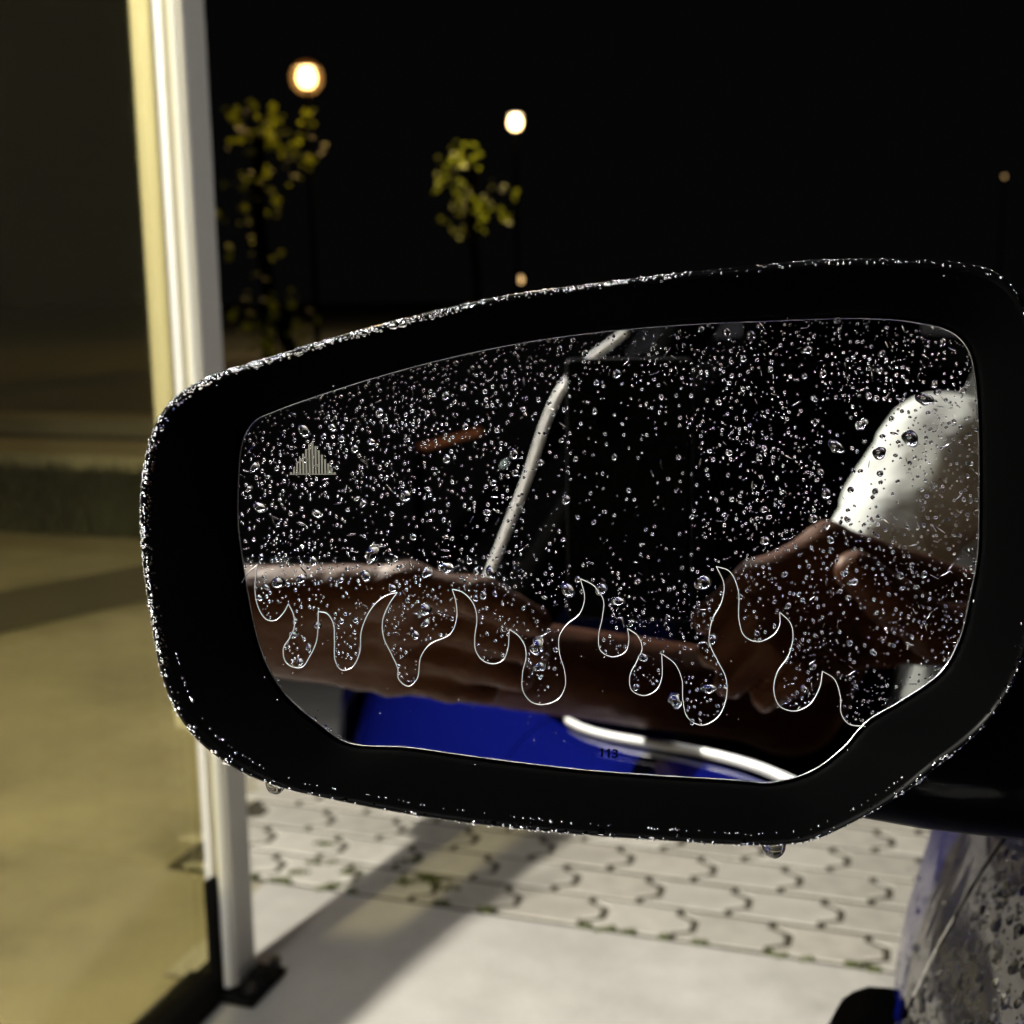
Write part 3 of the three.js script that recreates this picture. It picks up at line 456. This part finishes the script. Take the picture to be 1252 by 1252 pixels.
{ // spray on the housing rim
  const r = rng(99), ms = [], m = new THREE.Matrix4(), q = new THREE.Quaternion();
  const rings = RIM.slice(0, 11).map(([k, w]) => ringAt(k, w));
  for (let i = 0; i < 26000 && ms.length < 10000; i++) {
    const s = r() * NR, a = Math.floor(s) % NR, b = (a + 1) % NR, f = s - Math.floor(s), k = r() * (rings.length - 1.01), j = Math.floor(k), g = k - j;
    const P = (R) => R[a].clone().lerp(R[b], f), p0 = P(rings[j]), p1 = P(rings[j + 1]), p = p0.clone().lerp(p1, g);
    const out = p.clone().sub(CEN); const ang = Math.atan2(out.y, out.x) * 180 / Math.PI;      // 90 is the top
    const bottom = ang < -12 && ang > -165, right = Math.abs(ang) < 14;
    const leftSide = ang > 118 || ang < -165;
    const keep = leftSide ? (j < 3 ? 0.42 : 0.24) : bottom ? (j < 4 ? 0.08 : 0.04) : right ? 0.12 : (j < 1 ? 0.03 : j < 4 ? 0.3 : 0.14) * (ang > 14 && ang < 75 ? 0.3 : 1);
    if (r() > keep) continue;
    const t = P(rings[j]).sub(rings[j][a]).length() ? rings[j][b].clone().sub(rings[j][a]) : V3(1, 0, 0), e = p1.sub(p0), nrm = t.cross(e).normalize(); if (nrm.dot(V3(out.x, out.y, 0.02)) < 0) nrm.negate();
    const u = r(), rr = (0.0002 + 0.00038 * u * u + (r() < 0.03 ? 0.0006 * r() : 0)) * (bottom ? 1.1 : 1);
    q.setFromUnitVectors(V3(0, 0, 1), nrm); ms.push(toWorld.clone().multiply(m.compose(p, q, V3(rr, rr, rr))));
  }
  const crease = ringAt(0.74, 0.0168);
  for (let i = 0; i < 900; i++) { // beads caught along the crease of the lower rim
    const a = (r() * NR) | 0, c = crease[a].clone().lerp(crease[(a + 1) % NR], r()), o = c.clone().sub(CEN), ang = Math.atan2(o.y, o.x) * 180 / Math.PI; if (!(ang < -35 && ang > -168) || r() < 0.35 + 0.4 * noise.noise(a * 0.15, 1, 1)) continue;
    c.addScaledVector(o.normalize(), (r() - 0.5) * 0.0012 + (r() < 0.12 ? 0.004 * r() : 0)); const rr = 0.0002 + 0.0003 * r() * r() + (r() < 0.03 ? 0.0005 : 0); ms.push(toWorld.clone().multiply(m.compose(V3(c.x, c.y, 0.0164), q.identity(), V3(rr, rr, rr))));
  }
  for (let i = 0; i < 90; i++) { const a = (r() * NR) | 0, k = r(), pa = ringAt(k * 0.8, 0)[a], w = 0.002 + 0.0155 * k; const rr = 0.00018 + 0.0004 * r() * r(); ms.push(toWorld.clone().multiply(m.compose(V3(pa.x, pa.y, w), q.identity(), V3(rr, rr, rr)))); }
  tag(instances('rim_spray', tiny, spray, ms), 'fine rain spray on the black rim of the wing mirror', 'droplets');
}
{ // drops that hang from the lower rim
  const hang = (px, py, w, h, label) => {
    const pr = [[0, -1], [0.3, -0.95], [0.55, -0.8], [0.75, -0.58], [0.86, -0.3], [0.9, -0.05], [0.96, 0.15], [1.0, 0.3], [0.6, 0.42], [0, 0.45]].map(([a, b]) => new THREE.Vector2(a * w, b * h));
    const g = new THREE.LatheGeometry(new THREE.SplineCurve(pr).getPoints(28), 32); const m = mesh('hanging_drop', g, water); const p = onMirror(px, py, 0.008); m.position.copy(V3(p.x, p.y, 0.008).applyMatrix4(toWorld)); tag(m, label, 'water drop', 'drops hanging from the mirror rim');
  };
  hang(946, 1031, 0.0039, 0.0044, 'largest hanging water drop, under the lower right of the mirror rim');
  hang(337, 955, 0.0034, 0.0040, 'smaller hanging water drop, under the lower left of the mirror rim');
}
{ // drops on the door and the fender
  const r = rng(41), ms = [], m = new THREE.Matrix4(), q = new THREE.Quaternion();
  for (let i = 0; i < 20000 && ms.length < 5500; i++) {
    const z = -0.3 - 0.6 * Math.pow(r(), 1.2), k = 4 + r() * (SK - 4.2); const right = z > -0.645;
    if (!right && r() > 0.16 * (k > 7 ? 1 : 0.15)) continue;
    if (Math.abs(z + 0.6505) < 0.006) continue;
    const p = sidePoint(z, k), e1 = sidePoint(z + 0.01, k).sub(p), e2 = sidePoint(z, Math.min(SK - 0.01, k + 0.1)).sub(p), n = e1.cross(e2).normalize(); if (n.x > 0 && n.y < 0.2) n.negate(); if (n.y < 0) n.negate();
    const u = r(), rr = 0.0006 + 0.0026 * u * u * u; q.setFromUnitVectors(V3(0, 0, 1), n); ms.push(m.clone().compose(p, q, V3(rr * (0.8 + 0.5 * r()), rr, rr * 0.8)).premultiply(carG.matrixWorld));
  }
  tag(instances('door_droplets', domes[1], water, ms), 'rain droplets scattered over the blue car door and fender', 'droplets');
}

// ---------- person with phone ----------
const isoMesh = (bones, cell, k, pad = 0.02) => { // smooth union of tapered capsules [a, b, ra, rb]
  const lo = V3(1e9, 1e9, 1e9), hi = V3(-1e9, -1e9, -1e9); for (const [a, b, ra, rb] of bones) for (const [p, q] of [[a, ra], [b, rb]]) { lo.min(p.clone().subScalar(q + pad)); hi.max(p.clone().addScalar(q + pad)); }
  const size = hi.clone().sub(lo), S = Math.max(size.x, size.y, size.z), n = Math.min(150, Math.ceil(S / cell) + 4), mc = new MarchingCubes(n, new THREE.MeshBasicMaterial(), false, false, 400000), mid = lo.clone().add(hi).multiplyScalar(0.5), h = S / 2 * (n / (n - 4));
  const B = bones.map(([a, b, ra, rb]) => { const d = b.clone().sub(a); return [a.x, a.y, a.z, d.x, d.y, d.z, d.lengthSq() || 1e-9, ra, rb - ra]; });
  for (let z = 0; z < n; z++) for (let y = 0; y < n; y++) for (let x = 0; x < n; x++) {
    const px = mid.x + (x - n / 2) / (n / 2) * h, py = mid.y + (y - n / 2) / (n / 2) * h, pz = mid.z + (z - n / 2) / (n / 2) * h; let sum = 0;
    for (const b of B) { const ax = px - b[0], ay = py - b[1], az = pz - b[2], t = Math.max(0, Math.min(1, (ax * b[3] + ay * b[4] + az * b[5]) / b[6])), dx = ax - t * b[3], dy = ay - t * b[4], dz = az - t * b[5], d = Math.sqrt(dx * dx + dy * dy + dz * dz) - b[7] - t * b[8]; if (d < k * 8) sum += Math.exp(-d / k); }
    mc.field[x + y * n + z * n * n] = sum > 0 ? k * Math.log(sum) : -k * 8;
  }
  mc.isolation = 0; mc.update();
  let g = new THREE.BufferGeometry(); g.setAttribute('position', new THREE.BufferAttribute(mc.positionArray.slice(0, mc.count * 3), 3)); g.scale(h, h, h); g.translate(mid.x, mid.y, mid.z); g = mergeVertices(g, 1e-5);
  let vol = 0; const P = g.attributes.position, I = g.index.array; for (let i = 0; i < I.length; i += 3) { const a = V3().fromBufferAttribute(P, I[i]), b = V3().fromBufferAttribute(P, I[i + 1]), c = V3().fromBufferAttribute(P, I[i + 2]); vol += a.dot(b.cross(c)); }
  if (vol < 0) for (let i = 0; i < I.length; i += 3) [I[i], I[i + 1]] = [I[i + 1], I[i]];
  g.computeVertexNormals(); return g;
};
{
  const t = thing('person', 'person in a white T-shirt holding up a phone, seen reflected in the wing mirror', 'person');
  const S = seenAt, hand = (mcp, pip, tip, r) => [[mcp, pip, r * 1.12, r], [pip, tip, r, r * 0.82]];
  // hand nearer the car (right in the picture)
  const wR = S(1270, 775, 0.79), iR = S(1012, 668, 0.72), mR = S(1030, 712, 0.722), rR = S(1048, 752, 0.726), lR = S(1075, 788, 0.732);
  const tbR = S(1150, 775, 0.715);
  const handR = [...hand(iR, S(925, 710, 0.705), S(866, 757, 0.712), 0.0108), ...hand(mR, S(922, 752, 0.699), S(872, 798, 0.700), 0.011), ...hand(rR, S(938, 794, 0.692), S(892, 836, 0.694), 0.0104), ...hand(lR, S(975, 826, 0.69), S(935, 856, 0.692), 0.009),
    [wR, iR, 0.026, 0.0125], [wR, mR, 0.026, 0.014], [wR, rR, 0.026, 0.013], [wR, lR, 0.024, 0.011], [iR, lR, 0.0125, 0.011],
    [wR, tbR, 0.024, 0.016], [tbR, S(1090, 735, 0.69), 0.0155, 0.013], [S(1090, 735, 0.69), S(1046, 698, 0.672), 0.013, 0.0112]];
  // outer hand (left in the picture)
  const wL = S(215, 752, 0.76), iL = S(500, 718, 0.72), mL = S(505, 755, 0.738), rL = S(498, 795, 0.75), lL = S(480, 825, 0.76), tbL = S(360, 790, 0.755);
  const handL = [...hand(iL, S(588, 730, 0.712), S(655, 760, 0.715), 0.0112), ...hand(mL, S(594, 772, 0.725), S(655, 798, 0.73), 0.0112), ...hand(rL, S(580, 810, 0.738), S(635, 828, 0.742), 0.0106), ...hand(lL, S(550, 838, 0.75), S(596, 848, 0.755), 0.009),
    [wL, iL, 0.030, 0.0135], [wL, mL, 0.030, 0.015], [wL, rL, 0.030, 0.014], [wL, lL, 0.026, 0.012], [iL, lL, 0.0135, 0.012],
    [wL, tbL, 0.024, 0.016], [tbL, S(470, 815, 0.775), 0.0155, 0.013], [S(470, 815, 0.775), S(590, 800, 0.768), 0.013, 0.0108]];
  const pelvis = car(0.70, 0.58, 0.80), chest = car(0.72, 0.98, 0.74), neck = car(0.70, 1.20, 0.66), head = car(0.69, 1.27, 0.60);
  const shL = S(1150, 572, 1.2), shR = car(0.90, 1.05, 0.62), elL = S(965, 860, 1.08), elR = car(0.60, 0.80, 0.26);
  const upL = shL.clone().lerp(elL, 0.42), upR = shR.clone().lerp(elR, 0.45);
  const core = [[pelvis, chest, 0.14, 0.13], [chest, neck.clone().lerp(chest, 0.35), 0.12, 0.08], [chest.clone().lerp(shL, 0.4), shL, 0.06, 0.048], [chest, shR, 0.12, 0.065]];
  const body = [...core, [neck.clone().lerp(chest, 0.3), head, 0.06, 0.055], [head, head.clone().add(car(0, 0.09, 0.02)), 0.08, 0.09], [head.clone().add(car(0, -0.03, -0.03)), head.clone().add(car(0, 0.05, -0.035)), 0.05, 0.055], [head.clone().add(car(-0.005, 0.02, -0.1)), head.clone().add(car(-0.005, 0.05, -0.088)), 0.014, 0.009],
    [shL, elL, 0.047, 0.038], [elL, wL, 0.038, 0.029], [shR, elR, 0.055, 0.042], [elR, wR, 0.042, 0.029],
    [pelvis, car(0.58, 0.56, 0.25), 0.12, 0.075], [pelvis, car(0.80, 0.56, 0.25), 0.12, 0.075], [car(0.58, 0.56, 0.25), car(0.58, 0.28, -0.1), 0.07, 0.045], [car(0.80, 0.56, 0.25), car(0.80, 0.28, -0.1), 0.07, 0.045]];
  const wrinkle = (g) => { const p = g.attributes.position, n = g.attributes.normal; for (let i = 0; i < p.count; i++) { const x = p.getX(i), y = p.getY(i), z = p.getZ(i), d = 0.0007 * noise.noise(x * 160, y * 160, z * 160) + 0.0011 * noise.noise(x * 55, y * 55, z * 55); p.setXYZ(i, x + n.getX(i) * d, y + n.getY(i) * d, z + n.getZ(i) * d); } g.computeVertexNormals(); return g; };
  const skinGeo = [isoMesh(body, 0.012, 0.012), wrinkle(isoMesh(handR, 0.003, 0.0024)), wrinkle(isoMesh(handL, 0.003, 0.0024))];
  mesh('body', skinGeo, skin, t);
  const shirt = core.map(([a, b, ra, rb]) => [a, b, ra + 0.012, rb + 0.014]); shirt.push([shL, upL, 0.06, 0.058], [shR, upR, 0.078, 0.07]);
  const sg = isoMesh(shirt, 0.010, 0.014), sp = sg.attributes.position, sn = sg.attributes.normal;
  for (let i = 0; i < sp.count; i++) { const x = sp.getX(i), y = sp.getY(i), z = sp.getZ(i), d = 0.011 * noise.noise(x * 16 + y * 8, y * 7, z * 16) + 0.006 * noise.noise(x * 34 + 5, y * 18, z * 34) + 0.002 * noise.noise(x * 90, y * 70, z * 90); sp.setXYZ(i, x + sn.getX(i) * d, y + sn.getY(i) * d, z + sn.getZ(i) * d); }
  sg.computeVertexNormals(); mesh('shirt', sg, cotton, t);
  const hair = isoMesh([[head.clone().add(car(0, 0.08, 0.03)), head.clone().add(car(0, 0.11, 0.0)), 0.098, 0.088], [head.clone().add(car(0, 0.0, 0.06)), head.clone().add(car(0, 0.08, 0.05)), 0.06, 0.085]], 0.01, 0.012);
  mesh('hair', hair, std({ color: lin(0.02, 0.014, 0.01), roughness: 0.8 }), t);
  for (const s of [-1, 1]) mesh('eye', new THREE.SphereGeometry(0.012, 12, 10).applyMatrix4(new THREE.Matrix4().setPosition(head.clone().add(car(s * 0.031, 0.055, -0.083)))), std({ color: lin(0.5, 0.5, 0.5), roughness: 0.2 }), t);
  // the phone hangs just behind the lens through which this picture is taken
  const ph = thing('phone', 'black phone held between both hands, dark shape in the middle of the mirror', 'phone'); ph.position.copy(EYE); ph.quaternion.copy(camera.quaternion);
  mesh('phone_body', box(0.074, 0.156, 0.008, 0.009, -0.04, 0.012, 0.0035), phy({ color: lin(0.0006, 0.0006, 0.0006), roughness: 0.5, specularIntensity: 0.05 }), ph);
  mesh('camera_bump', new THREE.CylinderGeometry(0.008, 0.009, 0.0015, 24).rotateX(Math.PI / 2).translate(0, 0, 0.0072), black, ph);
}
renderer.render(scene, camera);
